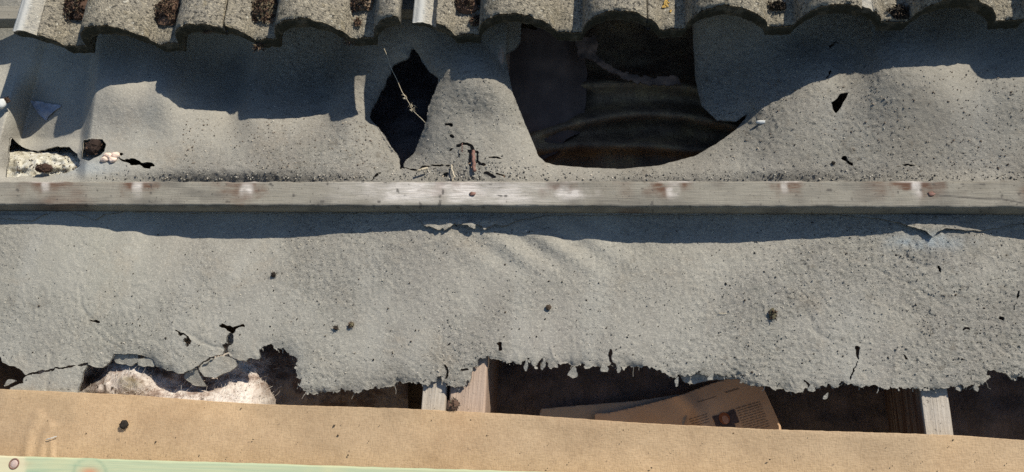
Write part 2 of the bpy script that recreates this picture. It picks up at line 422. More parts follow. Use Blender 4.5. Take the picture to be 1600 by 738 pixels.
def lower_z0(x, y):
    w = .0032 * np.exp(-((y - 385) / 34.0) ** 2) * np.exp(-((x - 850) / 110.0) ** 2) * np.sin((x * .72 - y) / 9.0) \
        + .0035 * np.exp(-((x - 1458) / 60.0) ** 2) * np.exp(-((y - 360) / 26.0) ** 2) \
        + .002 * np.exp(-((y - 372) / 25.0) ** 2) * np.exp(-((x - 215) / 80.0) ** 2) * np.sin((x + y * .8) / 11)
    return over_rafters(x, y, np.minimum(ZL(x, y) + w, .0))
_cr = np.random.default_rng(77)
CREASES = []
for _k in range(16):
    _x, _y, _a = _cr.uniform(0, 1600), _cr.uniform(375, 570), _cr.choice([_cr.normal(.35, .3), _cr.normal(1.5, .25)]); _l = _cr.uniform(30, 120)
    _p = [(_x, _y)]
    for _j in range(4):
        _a += _cr.normal(0, .25); _p.append((_p[-1][0] + _l / 4 * math.cos(_a), _p[-1][1] + _l / 4 * math.sin(_a)))
    CREASES.append((_p, _cr.uniform(.5, 1.3) * _cr.choice([-1, 1]), _cr.uniform(2.2, 4.5)))
def creases(x, y):
    r = 0 * x
    for p, h, w in CREASES:
        d = linedist(p, x + 3 * fbm(x, y, 14, 2, 600), y + 3 * fbm(x, y, 14, 2, 601)); r = r + h * .0011 * np.exp(-(d / w) ** 2)
    return r
LAP = np.array([(-500, 340), (0, 342), (50, 345), (62, 338), (93, 329), (134, 338), (148, 344), (163, 336), (195, 330), (240, 332), (640, 334), (655, 343), (668, 355), (690, 358), (703, 355), (712, 349), (730, 356), (760, 354), (790, 352), (812, 345), (850, 337), (1300, 335), (1360, 340), (1400, 348), (1430, 355), (1448, 361), (1458, 372), (1466, 362), (1478, 357), (1495, 358), (1530, 361), (1560, 356), (1600, 350), (2100, 345)], float)
def lap_y(x): return np.interp(x, LAP[:, 0], LAP[:, 1])
def upper_z0(x, y):
    up = upz(x, y)
    # pocket left of the stiff mound, its rim steep on both sides
    pk = sstep(145, 127, x - (190 - y) * .12) * np.clip((x + (y - 155) * .26 - 16) / 34, 0, 1) * sstep(20, 90, y)
    up = up * (1 - pk) + pk * (-.030 - .032 * np.exp(-((x - 45) / 48) ** 2) * sstep(80, 165, y) + .016 * sstep(213, 238, y))
    up = over_rafters(x, y, up)
    # the edge of the left hole rolls down
    lw = lower_z0(x, np.maximum(y, 330))
    lift = .0022 + .0045 * np.exp(-((x - 1445) / 70) ** 2) * sstep(330, 358, y) + .006 * np.exp(-((x - 725) / 70) ** 2) * sstep(334, 350, y) * (1 + .8 * fbm(x, y, 16, 2, 94))
    lowpart = np.minimum(lw + lift, np.where(y < 335, -.0004, .01))
    k = sstep(262, 292, y)
    return up * (1 - k) + lowpart * k
HOLE_A = [(626, 263), (648, 236), (662, 203), (671, 165), (681, 135), (685, 122), (672, 113), (661, 96), (652, 84), (645, 73), (642, 78), (640, 90), (628, 96), (616, 100), (611, 116), (603, 130), (588, 160), (576, 184), (588, 196), (599, 211), (611, 228), (623, 244)]
HOLE_B = [(790, 86), (793, 104), (797, 125), (801, 146), (816, 183), (830, 216), (842, 245), (852, 254), (868, 258), (914, 262), (975, 264), (1028, 259), (1085, 244), (1121, 224), (1148, 204), (1163, 187), (1170, 176), (1150, 190), (1120, 188), (1096, 165), (1086, 120), (1083, 55), (1080, 20), (940, 18), (820, 20), (814, 40), (813, 66), (806, 76)]
HOLE_C = [(17, 214), (30, 226), (45, 234), (61, 236), (98, 228), (108, 227), (117, 240), (125, 252), (124, 262), (100, 271), (60, 276), (10, 277), (14, 240)]
HOLE_D = [(128, 249), (131, 219), (140, 217), (160, 218), (166, 226), (164, 238), (150, 246), (138, 251)]
HOLE_E = [(1300, 161), (1308, 153), (1313, 146), (1328, 143), (1320, 155), (1314, 168), (1306, 177), (1301, 172)]
CR_UP = [([(185, 247), (195, 250), (205, 252)], 2.0), ([(208, 252), (220, 256), (236, 259)], 4.2), ([(165, 246), (178, 240), (190, 242)], 1.6),
         ([(716, 229), (724, 224), (735, 226), (738, 234)], 2.2), ([(733, 236), (744, 236), (746, 248), (745, 255)], 2.0), ([(735, 240), (735, 262)], 1.8),
         ([(765, 247), (775, 246), (784, 248)], 1.6), ([(758, 272), (768, 275), (774, 277)], 2.6), ([(630, 262), (650, 266), (668, 259), (690, 257), (702, 260)], 1.4),
         ([(698, 196), (704, 196)], 2.2), ([(705, 212), (708, 214)], 2.2), ([(703, 236), (710, 232)], 1.4), ([(750, 257), (757, 257)], 2.8), ([(715, 245), (720, 242)], 2.2),
         ([(1320, 248), (1326, 254), (1330, 256)], 3.0), ([(1400, 262), (1410, 258), (1440, 259)], 1.3), ([(1300, 111), (1290, 122)], 1.5), ([(1296, 75), (1310, 66)], 1.5),
         ([(776, 270), (788, 278)], 1.6), ([(690, 276), (700, 272)], 1.8), ([(598, 270), (586, 276), (580, 283)], 1.4)]
LOW_L = [(-500, 556), (0, 558), (4, 566), (12, 571), (21, 572), (27, 577), (35, 579), (37, 588), (35, 598), (24, 603), (15, 606), (10, 640), (-500, 640)]
LOW_M = [(126, 650), (123, 612), (127, 596), (131, 580), (137, 570), (150, 574), (161, 575), (172, 567), (178, 552), (210, 553), (222, 556), (239, 561), (244, 572), (256, 577), (270, 579), (278, 584), (289, 583), (300, 578), (308, 575), (312, 572), (318, 568), (330, 562), (340, 557), (352, 556), (366, 560), (372, 565), (386, 564), (392, 560), (400, 562), (408, 561), (407, 550), (414, 542), (424, 541), (432, 545), (448, 551), (458, 559), (464, 564), (462, 578), (467, 592), (464, 604), (474, 610), (487, 616), (504, 613), (519, 613), (530, 610), (543, 612), (566, 611), (591, 607), (601, 605), (609, 600), (615, 602), (621, 594), (632, 598), (644, 596), (656, 596), (664, 600), (676, 597), (688, 590), (694, 597), (698, 604), (716, 606), (731, 601), (735, 590), (739, 577), (748, 570), (752, 560), (764, 557), (767, 566), (773, 561), (781, 562), (790, 566), (800, 566), (812, 570), (820, 563), (828, 566), (833, 574), (841, 570), (849, 563), (856, 568), (858, 576), (866, 574), (874, 567), (886, 566), (896, 572), (908, 569), (918, 574), (931, 572), (943, 575), (955, 569), (966, 574), (979, 573), (1009, 575), (1020, 577), (1034, 582), (1056, 588), (1066, 586), (1078, 590), (1093, 584), (1105, 590), (1118, 587), (1136, 590), (1149, 586), (1154, 594), (1156, 599), (1172, 604), (1187, 604), (1200, 605), (1210, 611), (1220, 606), (1232, 612), (1246, 616), (1256, 607), (1266, 602), (1276, 607), (1290, 604), (1302, 607), (1316, 600), (1328, 603), (1346, 604), (1362, 601), (1374, 605), (1388, 608), (1404, 605), (1420, 608), (1438, 608), (1462, 606), (1486, 604), (1510, 603), (1528, 603), (1540, 600), (1546, 590), (1543, 582), (1552, 580), (1560, 584), (1570, 584), (1585, 591), (1600, 592), (2100, 596), (2100, 760), (126, 760)]
CR_LO = [([(346, 506), (355, 512), (363, 517), (372, 512), (379, 508)], 2.4), ([(361, 525), (359, 535), (353, 543), (352, 556)], 4.0),
         ([(276, 517), (285, 522), (294, 527), (296, 535)], 2.4), ([(288, 531), (293, 540)], 2.6), ([(37, 589), (60, 583), (85, 577), (110, 574), (136, 569)], 1.5),
         ([(288, 583), (300, 577), (312, 570), (324, 563), (338, 557), (352, 555)], 1.6), ([(1340, 543), (1341, 560)], 3.6), ([(1340, 565), (1338, 572), (1332, 582), (1328, 592)], 1.1), ([(955, 545), (954, 552), (956, 566)], 2.0),
         ([(696, 570), (699, 581), (697, 590)], 1.6), ([(723, 580), (731, 577)], 1.5), ([(1563, 497), (1567, 498)], 3.0), ([(1507, 514), (1514, 516)], 2.2), ([(1466, 416), (1471, 427)], 1.8), ([(1585, 485), (1588, 470), (1592, 455)], 1.3),
         ([(780, 538), (781, 546)], 2.4), ([(142, 501), (155, 505)], 1.5), ([(1413, 554), (1418, 560)], 1.6), ([(1256, 594), (1266, 606)], 1.4), ([(700, 541), (702, 538)], 1.6)]
def cracks(lst, x, y):
    d = np.full(np.shape(x), 1e9); wob = 1 + .9 * fbm(x, y, 7, 2, 77)
    xw = x + 3.4 * fbm(x, y, 8, 3, 78); yw = y + 3.4 * fbm(x, y, 8, 3, 79)
    for pl, w in lst: d = np.minimum(d, linedist(pl, xw, yw) - w * wob)
    return d
def phi_up(x, y):
    j = fbm(x, y, 11, 3, 31); j2 = fbm(x, y, 5, 2, 33)
    d = lap_y(x) + (2.5 + 6 * np.exp(-((x - 730) / 70) ** 2)) * j + 2 * j2 * np.exp(-((x - 730) / 70) ** 2) - y
    for h, a in ((HOLE_A, 2.6), (HOLE_B, .8), (HOLE_C, 3.), (HOLE_D, 2.), (HOLE_E, 1.5)):
        d = np.minimum(d, -sdf(h, x, y) + a * j + a * .5 * j2)
    return np.minimum(d, cracks(CR_UP, x, y))
def phi_lo(x, y):
    j = fbm(x, y, 12, 3, 51); j2 = fbm(x, y, 5, 2, 53)
    d = np.minimum(-sdf(LOW_L, x, y) + 2 * j + j2, -sdf(LOW_M, x, y) + (3.6 * j + 3.2 * j2 + 2.8 * fbm(x * 1.5, y, 3.6, 2, 57)) * sstep(250, 460, x) + 1.4 * j + j2)
    return np.minimum(d, cracks(CR_LO, x, y))
_holes_soft = (HOLE_A, HOLE_B)
def upper_z(x, y):
    z = upper_z0(x, y) + fine(x, y) * sstep(300, 285, y) + fine(x, y) * .5 * sstep(330, 340, y)
    z = z + .0003 * fbm(x, y, 34, 2, 91) * sstep(290, 250, y)
    z = z + .003 * sstep(238, 262, y) * sstep(284, 272, y) * np.abs(fbm(x, y, 10, 3, 93)) * np.exp(-((x - 740) / 110) ** 2)
    z = z - .012 * np.exp(-np.abs(sdf(HOLE_A, x, y)) / 9) - .010 * np.exp(-np.abs(sdf(HOLE_B, x, y)) / 10)
    return np.where(y > 283, np.minimum(z, np.where(y < 333, -.0006, .02)), z)
def lower_z(x, y):
    e = np.minimum(-sdf(LOW_L, x, y), -sdf(LOW_M, x, y))
    curl = np.exp(-np.clip(e, 0, 99) / 9) * (-.0035 + .006 * fbm(x, y, 26, 2, 71)) * sstep(135, 170, x)
    return lower_z0(x, y) + creases(x, y) + fine(x, y) * sstep(338, 350, y) + curl - .004 * sstep(300, 250, y)
def felt_attr(x, y):
    pale = .75 * np.exp(-((x - 1448) / 55.) ** 2 - ((y - 378) / 12.) ** 2) * (.6 + .8 * fbm(x, y, 14, 3, 81)) + .35 * np.exp(-((x - 130) / 50) ** 2 - ((y - 262) / 12) ** 2)
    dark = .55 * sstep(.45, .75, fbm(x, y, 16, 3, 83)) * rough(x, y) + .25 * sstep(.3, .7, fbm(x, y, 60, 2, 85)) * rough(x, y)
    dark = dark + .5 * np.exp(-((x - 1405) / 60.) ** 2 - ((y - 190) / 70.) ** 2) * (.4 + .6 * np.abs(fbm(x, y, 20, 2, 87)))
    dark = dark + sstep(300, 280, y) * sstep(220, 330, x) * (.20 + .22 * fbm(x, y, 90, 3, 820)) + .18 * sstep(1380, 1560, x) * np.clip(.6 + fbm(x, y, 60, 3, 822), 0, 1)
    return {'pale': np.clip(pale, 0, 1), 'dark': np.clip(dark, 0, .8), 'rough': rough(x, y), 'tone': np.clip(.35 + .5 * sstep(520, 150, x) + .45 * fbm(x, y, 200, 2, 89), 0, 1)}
xs = np.r_[np.arange(-440, -20, 20), np.arange(-20, 1620, 2.0), np.arange(1620, 2050, 20)]
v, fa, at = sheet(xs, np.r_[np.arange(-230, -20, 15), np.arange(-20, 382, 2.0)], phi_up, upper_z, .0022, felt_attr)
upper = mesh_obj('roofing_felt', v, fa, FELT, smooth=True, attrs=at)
tag(upper, 'torn grey felt sheet above the old batten, slumped round two big dark holes', 'roofing felt', 'two lapped sheets of old roofing felt')
xl_ = np.r_[np.arange(-440, -20, 20), np.arange(-20, 1620, 1.6), np.arange(1620, 2050, 20)]
v, fa, at = sheet(xl_, np.r_[np.arange(286, 536, 2.0), np.arange(536, 662, 1.25)], phi_lo, lower_z, .0022, felt_attr)
lower = mesh_obj('roofing_felt', v, fa, FELT, smooth=True, attrs=at)
tag(lower, 'broad grey felt sheet below the old batten, ragged along its bottom edge', 'roofing felt', 'two lapped sheets of old roofing felt')
def flap(parent, name, poly, zf, jag=1.5, mat=FELT):
    p = np.array(poly, float); a, b = p.min(0) - 4, p.max(0) + 4
    v, fa, at = sheet(np.arange(a[0], b[0], 1.5), np.arange(a[1], b[1], 1.5), lambda x, y: sdf(poly, x, y) + jag * fbm(x, y, 7, 2, 99), zf, .002, lambda x, y: {'pale': x * 0, 'dark': x * 0, 'rough': x * 0 + .3, 'tone': x * 0 + .6})
    return mesh_obj(name, v, fa, mat, parent, smooth=True, attrs=at)
base_at = lambda k, sl=0, y0=0: (lambda x, y: k + sl * (y - y0) + .0012 * fbm(x, y, 12, 2, 98))
flap(lower, 'torn_flap', [(309, 575), (322, 565), (340, 558), (356, 557), (369, 563), (370, 573), (360, 580), (349, 583), (336, 590), (318, 588)], base_at(-.010, -.0001, 570))
flap(lower, 'torn_flap', [(172, 548), (215, 550), (216, 566), (206, 572), (180, 567)], base_at(-.012, -.0003, 560))
flap(lower, 'torn_flap', [(214, 562), (240, 557), (246, 566), (240, 574), (216, 571)], base_at(-.012, -.0002, 560))
flap(lower, 'torn_flap', [(290, 580), (306, 576), (316, 590), (322, 604), (304, 603), (288, 592)], base_at(-.016, -.0003, 590))
flap(lower, 'torn_flap', [(1060, 584), (1100, 580), (1150, 582), (1150, 592), (1110, 594), (1085, 600), (1070, 598)], base_at(-.020, -.0003, 590))
for (x, y, w, h, tl) in [(822, 572, 4, 12, .1), (848, 572, 6, 9, .2), (898, 584, 10, 9, .1), (944, 577, 8, 6, 0), (966, 577, 5, 11, .1), (1058, 597, 4, 9, .2), (1110, 591, 5, 6, .5), (1268, 609, 7, 8, 0), (1290, 620, 4, 6, .5), (1498, 608, 8, 6, .1), (1524, 607, 6, 7, .1), (15, 600, 10, 2.5, -.5)]:
    cs, sn = math.cos(tl), math.sin(tl); r = np.random.default_rng(int(x))
    pl = []
    for k in range(7):
        a = 2 * math.pi * k / 7 + r.uniform(-.3, .3); q = r.uniform(.45, 1.25); dx, dy = w * q * math.cos(a), h * q * math.sin(a) * .8
        if math.sin(a) < -.5: dy -= 5; dx *= .5
        pl.append((x + dx * cs - dy * sn, y + dx * sn + dy * cs))
    flap(lower, 'felt_shred', pl, base_at(-.004 - .002 * r.uniform(0, 1), -.00025, y), .8)
flap(upper, 'torn_strip', [(896, 60), (930, 55), (934, 88), (948, 100), (985, 116), (1020, 122), (1040, 118), (1062, 122), (1066, 132), (1040, 134), (1000, 131), (970, 120), (940, 104), (926, 96), (905, 92)], lambda x, y: -.075 - .025 * sstep(930, 1040, x) + .006 * fbm(x, y, 14, 2, 97), 4, BOARD)

# ---------------------------------------------------------------- battens
def batten(name, x0, x1, y0, y1, z0, z1, mat, nx, paint=None, wob=.0006, slope=0):
    """a sawn batten with worn edges, many cross-sections along x"""
    w = y1 - y0; ring = []
    for a, b in [(0, 0), (.5, 0), (1, 0), (1, .5), (1, .93)] + [(q, 1) for q in np.linspace(.97, .03, 20)] + [(0, .93), (0, .7), (0, .45), (0, .2)]:
        ring.append((y0 + a * w, z0 + b * (z1 - z0)))
    m = len(ring); X = np.linspace(x0, x1, nx); V = []
    for k, (y, z) in enumerate(ring):
        e = (k in (4, 5, 24, 25)) * 1.7 + .45
        V.append(np.c_[X, y + slope * X + wob * e * fbm(X * 1000, X * 0 + k * 3.1 + y * 900, 16, 3, 7) * (0 if z == z0 else 1), z + (wob * e * fbm(X * 1000, X * 0 + k * 5.7, 22, 3, 9) if z > z0 else X * 0)])
    V = np.array(V).transpose(1, 0, 2).reshape(-1, 3)
    F = [[k * m + j, k * m + (j + 1) % m, (k + 1) * m + (j + 1) % m, (k + 1) * m + j] for k in range(nx - 1) for j in range(m)]
    F += [list(range(m - 1, -1, -1)), [(nx - 1) * m + j for j in range(m)]]
    return V, F
def px_of(V):
    q = V - CPOS; w = q @ CD
    return 800 + FPX * (q @ CR) / w, 369 - FPX * (q @ CU) / w
STN = [(72, 287, 30), (215, 290, 26), (385, 292, 34), (700, 288, 36), (882, 290, 36), (1052, 292, 34), (1225, 288, 30), (1432, 290, 36)]
def old_paint(V):
    x, y = px_of(V); st = np.zeros(len(V)); pl = np.zeros(len(V)); dk = np.zeros(len(V))
    for k, (a, b, r) in enumerate(STN):
        n = np.clip(1 + 1.3 * fbm(x, y, 16, 4, 200 + k), .15, 2)
        core = np.exp(-((x - a - 2 * fbm(x, y, 9, 2, 240 + k)) / (6. + 2 * (k % 3))) ** 4 - ((y - b - 4) / (9. + 3 * (k % 2))) ** 2)
        st = np.maximum(st, (.75 + .25 * (k % 2)) * np.exp(-((x - a + 5 * (k % 3 - 1)) / (r * .85 * n)) ** 2 - ((y - b) / (11. * n)) ** 2) * (1 - .8 * core))
        pl = np.maximum(pl, np.clip((.35 + .2 * (k % 3)) * core * n, 0, .8)); pl = np.maximum(pl, .8 * np.exp(-((x - a) / (r * .8)) ** 4 - ((y - 283.0 - .003 * (x - a)) / 1.8) ** 2) * n)
    pl = np.maximum(pl, .62 * np.exp(-((x - 700) / 165.) ** 4 - ((y - 300) / 19.) ** 4) * np.clip(.75 + 1.1 * fbm(x, y * 1.6, 40, 4, 210), 0, 1.2))
    pl = np.maximum(pl, .95 * np.exp(-((x - 890) / 34.) ** 2 - ((y - 303) / 9.) ** 2) * (.6 + fbm(x, y, 12, 3, 211)))
    dk = np.maximum(dk, .5 * np.exp(-((y - 322) / 3.) ** 2) * (.5 + fbm(x, y, 20, 2, 212))); dk = np.maximum(dk, .9 * np.exp(-(linedist([(1462, 305), (1500, 308), (1540, 311), (1565, 311), (1600, 318)], x, y) / 1.2) ** 2))
    dk = np.maximum(dk, (.30 + .30 * sstep(620, 200, x) + .15 * sstep(1100, 1500, x)) * sstep(.0, .6, fbm(x, y * 2.2, 70, 4, 214)))
    dk = np.maximum(dk, .45 * sstep(300, 318, y) * sstep(-.2, .6, fbm(x, y * 2, 45, 3, 216)) * (1 - np.exp(-((x - 720) / 130.) ** 4)))
    st = np.maximum(st, .5 * sstep(.15, .6, fbm(x, y * 1.5, 90, 3, 218)))
    dk = np.maximum(dk, .75 * sstep(.62, .7, fbm(x, y, 9, 2, 219)))
    return {'stain_tint': np.clip(st, 0, 1), 'pale': np.clip(pl, 0, 1), 'dark': np.clip(dk, 0, 1)}
ob = empty('timber_batten', (0, .053, .001))
tag(ob, 'old weathered grey batten with brown nail stains running across the middle of the roof', 'batten', 'roof battens')
V, F = batten('b', -1.15, 1.05, .034, .0705, .0008, .0262, OLDW, 1500)
mesh_obj('batten_body', V, F, OLDW, ob, (0, .053, .001), smooth=True, attrs=old_paint(V))
for (x, y, ln) in ((738, 304, .011), (1455, 304, .004)):
    p = P(x, y, .0262)
    vv, ff = lump(p + np.array([0, .0005, .0008]), .0042, .0032, .0013, int(x), 14, 6, .6)
    n = mesh_obj('nail', vv, ff, RUST, ob, (0, .053, .001), smooth=True)
for (a, b, lab) in ((.356, .381, 'old batten mostly hidden under the tiles, its shaded end showing at top left'), (.675, .71, 'old batten under the heads of the concrete tiles, up the slope')):
    V, F = batten('b', -1.15, 1.05, a, b, .0006, .0246, OLDW, 200)
    z0 = np.zeros(len(V)); u = mesh_obj('timber_batten', V, F, OLDW, attrs={'stain_tint': z0, 'pale': z0, 'dark': z0}, smooth=True)
    tag(u, lab, 'batten', 'roof battens')
# new green batten in the bottom left corner
A, B = P(0, 712, .032), P(870, 738, .032)
ex = (B - A) / np.linalg.norm(B - A); ey = np.cross([0, 0, 1], ex); ey /= np.linalg.norm(ey)
base = A - ey * .019 + ex * .3; base[2] = .0072
nb = empty('timber_batten', base)
tag(nb, 'new pale green treated batten in the bottom left corner on the tan membrane', 'batten', 'roof battens')
V, F = batten('b', -.75, 1.35, -.019, .019, .0, .025, GREENW, 500, wob=.0003)
V = base + V[:, :1] * ex + V[:, 1:2] * ey + V[:, 2:] * np.array([0, 0, 1])
gx, gy = px_of(V)
rr = np.hypot(gx - 140, (gy - 742) * 1.0)
mesh_obj('batten_body', V, F, GREENW, nb, base, smooth=True, attrs={'stain_tint': np.exp(-((gx - 140) / 14) ** 2 - ((gy - 738) / 7) ** 2) + .5 * np.exp(-((gx - 22) / 20) ** 2 - ((gy - 725) / 5) ** 2), 'dark': .55 * np.exp(-((rr - 26) / 2.5) ** 2), 'pale': .8 * sstep(44, 36, gx)})
c = P(22, 725, .0323)
vv, ff = tube([c + np.array([.0062 * math.cos(a), .0062 * math.sin(a), 0]) for a in np.linspace(0, 6.2832, 25)], .0010, 6)
nail = mesh_obj('nail', *lump(c + np.array([0, 0, -.0004]), .0055, .0055, .0012, 3, 14, 6, .04), NAILP, nb, base, smooth=True)
mesh_obj('nail_rim', vv, ff, RUST, nail, base, smooth=True)

# ---------------------------------------------------------------- concrete tiles
def make_tile(k, x0, ytail, u0, u1, lipfrom, seed, label, dz=0):
    org = np.array([x0 + .075, ytail, .047 + dz])
    th = .027; L = .42
    us = np.r_[np.arange(u0, u1, .0022), u1]
    ys = np.r_[0, .0015, .003, .005, .0075, np.arange(.010, .135, .0026), np.arange(.14, L + .001, .02)]
    U, Yg = np.meshgrid(us, ys)
    edge = np.exp(-Yg / .0035)
    X = (x0 + U); N = lambda s, sd: fbm(U * 1000 + seed * 77, Yg * 1000, s, 3, sd)
    top = .047 + dz + prof(U) + .0010 * N(9, 300) + .0008 * N(3.5, 303) + .0016 * N(40, 306) - .0035 * edge ** 2 + .0015 * edge * N(5, 309)
    # worn notch shapes along the tail, rounded side edges
    side = np.minimum(U - u0, u1 - U); top = top - .004 * np.exp(-side / .003) - .012 * sstep(.02, .0, U - u0) * (lipfrom > u0)
    if lipfrom > u0: top = np.where(U < lipfrom, top * 0 + (.047 + dz + prof(np.maximum(U, u0)) - (.007, .022, .016, .022, .007, .022)[k] - .006 * sstep(u0 + .012, u0, U) + .0002 * N(9, 3)), top)
    Yw = ytail + Yg + edge * (.0018 * N(8, 311) + .0012 * N(3, 313))
    nx, ny = len(us), len(ys)
    topV = np.stack([X, Yw, top], -1).reshape(-1, 3)
    bot = np.minimum(.047 + dz + prof(U) - th + .004 * sstep(.0, .02, Yg), top - .006)
    botV = np.stack([X, np.where(Yg < .001, Yw + .001, Yw), bot], -1).reshape(-1, 3)
    # the cut tail gets its own rows of vertices, rough
    rows = 7; T = topV[:nx]; Bt = botV[:nx]; front = []
    for r in range(1, rows):
        s = r / rows; q = T * (1 - s) + Bt * s
        q[:, 1] += -.0016 * math.sin(math.pi * s) + .0011 * fbm(us * 1000, us * 0 + r * 3 + seed * 31, 4, 2, 320 + r)
        front.append(q)
    nV = nx * ny
    V = np.r_[topV, botV, np.concatenate(front)]
    Fq = gridfaces(nx, ny); F = Fq[:, ::-1].tolist() + (Fq + nV).tolist()
    ringrows = [np.arange(nx)] + [2 * nV + r * nx + np.arange(nx) for r in range(rows - 1)] + [nV + np.arange(nx)]
    for a, b in zip(ringrows[:-1], ringrows[1:]):
        for i in range(nx - 1): F.append([int(a[i]), int(a[i + 1]), int(b[i + 1]), int(b[i])])
    def wall(idx):
        for a, b in zip(idx[:-1], idx[1:]): F.append([int(a), int(b), int(b) + nV, int(a) + nV])
    wall(np.arange(ny) * nx); wall(np.arange(ny)[::-1] * nx + nx - 1); wall((ny - 1) * nx + np.arange(nx)[::1])
    isfront = np.zeros(len(V)); isfront[2 * nV:] = .95; isfront[nV:2 * nV] = .6  # tail face and underside coloured darker than the top
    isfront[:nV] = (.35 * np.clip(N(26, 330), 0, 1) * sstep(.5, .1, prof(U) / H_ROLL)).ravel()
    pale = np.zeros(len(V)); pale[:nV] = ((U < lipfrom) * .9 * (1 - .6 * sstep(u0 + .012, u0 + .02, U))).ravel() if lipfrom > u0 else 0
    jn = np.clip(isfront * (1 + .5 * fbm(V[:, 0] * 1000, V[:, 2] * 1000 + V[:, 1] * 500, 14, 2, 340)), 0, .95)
    t = mesh_obj('concrete_roof_tile', V, F, TILE, origin=org, smooth=True, attrs={'stain_tint': jn, 'pale': pale})
    tag(t, label, 'roof tile', 'row of concrete pantiles along the top')
    return t
T_SPEC = [(-.678, .2915, -.080, .2465, -.046, 'leftmost concrete pantile, bare pale lip along its left edge, two big moss clumps'),
          (-.375, .2955, -.076, .209, -.052, 'concrete pantile second from left, moss tufts, open gap along its right edge'),
          (-.069, .2960, -.080, .252, -.047, 'concrete pantile right of the open gap, small moss pads near its left edge'),
          (.2264, .2990, -.074, .242, -.042, 'concrete pantile above the biggest hole with a yellow lichen spot'),
          (.5285, .3020, -.078, .250, -.040, 'rightmost concrete pantile with a round dark moss spot in its trough')]
T_SPEC.append((.8310, .3050, -.074, .250, -.042, 'unseen concrete pantile added past the right edge to block sunlight'))  # extra tile out of view, added to keep sun off the felt
PAN.append(.8310)
TILES = []
for k, (x0, yt, a, b, lp, lab) in enumerate(T_SPEC):
    TILES.append(make_tile(k, x0, yt, a, b, lp, k + 1, lab, .0006 * k))
def pan_z(x):
    k = int(np.argmin([abs(x - p - .08) for p in PAN])); return .047 + .0006 * k + float(prof(np.array(x - PAN[k])))
mossy = [(125, 8, 26, 30, .020, 1500, 'thick reddish brown moss clump filling the first trough of the leftmost tile'),
         (264, 22, 30, 24, .018, 1600, 'wide brown moss clump in the second trough of the leftmost tile'),
         (411, 14, 24, 24, .016, 1200, 'brown moss clump high in the first trough of the second tile from left'),
         (566, 6, 20, 13, .015, 700, 'moss clump at the top edge above the open gap on the second tile'),
         (730, 8, 18, 16, .015, 800, 'reddish brown moss pad beside the open gap, upper of two on that tile'),
         (743, 33, 8, 8, .006, 240, 'small moss tuft, lower of two on the tile right of the open gap'),
         (1215, 10, 12, 8, .006, 260, 'small dark moss tuft on the tile above the biggest hole, right trough'),
         (1407, 21, 13, 10, .006, 420, 'round dark moss spot in the trough of the rightmost tile'),
         (559, 36, 6, 6, .004, 90, 'tiny moss crumbs below the clump on the second tile, left of the gap')]
for k, (x, y, rx, ry, h, n, lab) in enumerate(mossy):
    c0 = P(x, y, .05); c = P(x, y, pan_z(c0[0]) + .001)
    s = 1 / 1040
    vv, ff = blades(n, c, rx * s * 1.3, ry * s * 1.35, h, .0050, 40 + k)
    tv, tf = lump(c, rx * s * 1.0, ry * s * 1.0, h * .62, k + 5, 16, 8, .35); b = len(vv)
    o = mesh_obj('moss_clump', list(vv) + list(tv), ff + [[i + b for i in f] for f in tf], MOSSD if k in (6, 7) else MOSS, origin=c)
    tag(o, lab, 'moss', 'moss growing on the roof tiles')
for k, (x, y, lab) in enumerate([(404, 72, 'wisp of orange brown moss hanging off the tail of the second tile, left'), (549, 62, 'wisp of rusty moss hanging off the second tile near the gap'), (326, 48, 'rusty moss speck on the chipped tail of the leftmost tile')]):
    c = P(x, y, .035 if k < 2 else .075); vv, ff = blades([110, 120, 50][k], c, .011, .006, .004, .006, 70 + k, .25, .3)
    vv = np.array(vv); vv[:, 2] -= np.random.default_rng(k).uniform(0, .006, len(vv) // 5).repeat(5)
    tag(mesh_obj('moss_wisp', vv, ff, MOSS, origin=c), lab, 'moss', 'moss growing on the roof tiles')
c = P(1041, 6, .05); c = P(1041, 6, pan_z(c[0]) + .0012)
vv, ff = [], []
for k in range(22):
    r = np.random.default_rng(k); q = c + np.array([r.normal(0, .003), r.normal(0, .0045), 0]); a, b = lump(q, .0016, .0015, .0007, k, 7, 4, .3)
    ff += [[i + len(vv) for i in f] for f in b]; vv += list(a)
tag(mesh_obj('lichen_patch', vv, ff, LICH, origin=c), 'small bright yellow lichen patch on the tile above the biggest hole', 'lichen')

# ---------------------------------------------------------------- rafters
def rafter(x0, x1, ztop, mat, label, y0=-.95, y1=.78, dep=.19, skew=0):
    n = 120; ys = np.linspace(y0, y1, n); V = []
    prof8 = [(0, -dep), (1, -dep), (1, -.003), (.95, 0), (.75, 0), (.5, 0), (.25, 0), (.05, 0), (0, -.003)]
    for k, y in enumerate(ys):
        for j, (a, z) in enumerate(prof8):
            V.append((x0 + a * (x1 - x0) + .0008 * float(vn(k * .4, j * 2.2 + x0 * 100, 3)), y, ztop + z + (.0012 * float(vn(k * .35, j * 3.1, 5) - .5) if z == 0 else 0)))
    m = len(prof8)
    F = [[k * m + j, k * m + (j + 1) % m, (k + 1) * m + (j + 1) % m, (k + 1) * m + j] for k in range(n - 1) for j in range(m)] + [list(range(m))[::-1], [(n - 1) * m + j for j in range(m)]]
    V = np.array(V); V[:, 0] += skew * V[:, 1]
    z0 = np.zeros(len(V)); org = ((x0 + x1) / 2, y0, ztop - dep)
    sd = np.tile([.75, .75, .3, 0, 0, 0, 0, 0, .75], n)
    o = mesh_obj('rafter', V[:, :], F, mat, origin=org, attrs={'stain_tint': sd, 'pale': z0, 'dark': z0})
    return tag(o, label, 'rafter', 'roof rafters under the felt')
rafter(-.1120, -.0795, -.0140, PALEW, 'pale silvery rafter, left one of the touching pair in the middle')
rafter(-.0755, -.0270, -.0135, PINKW, 'pinkish brown rafter, right one of the touching pair in the middle')
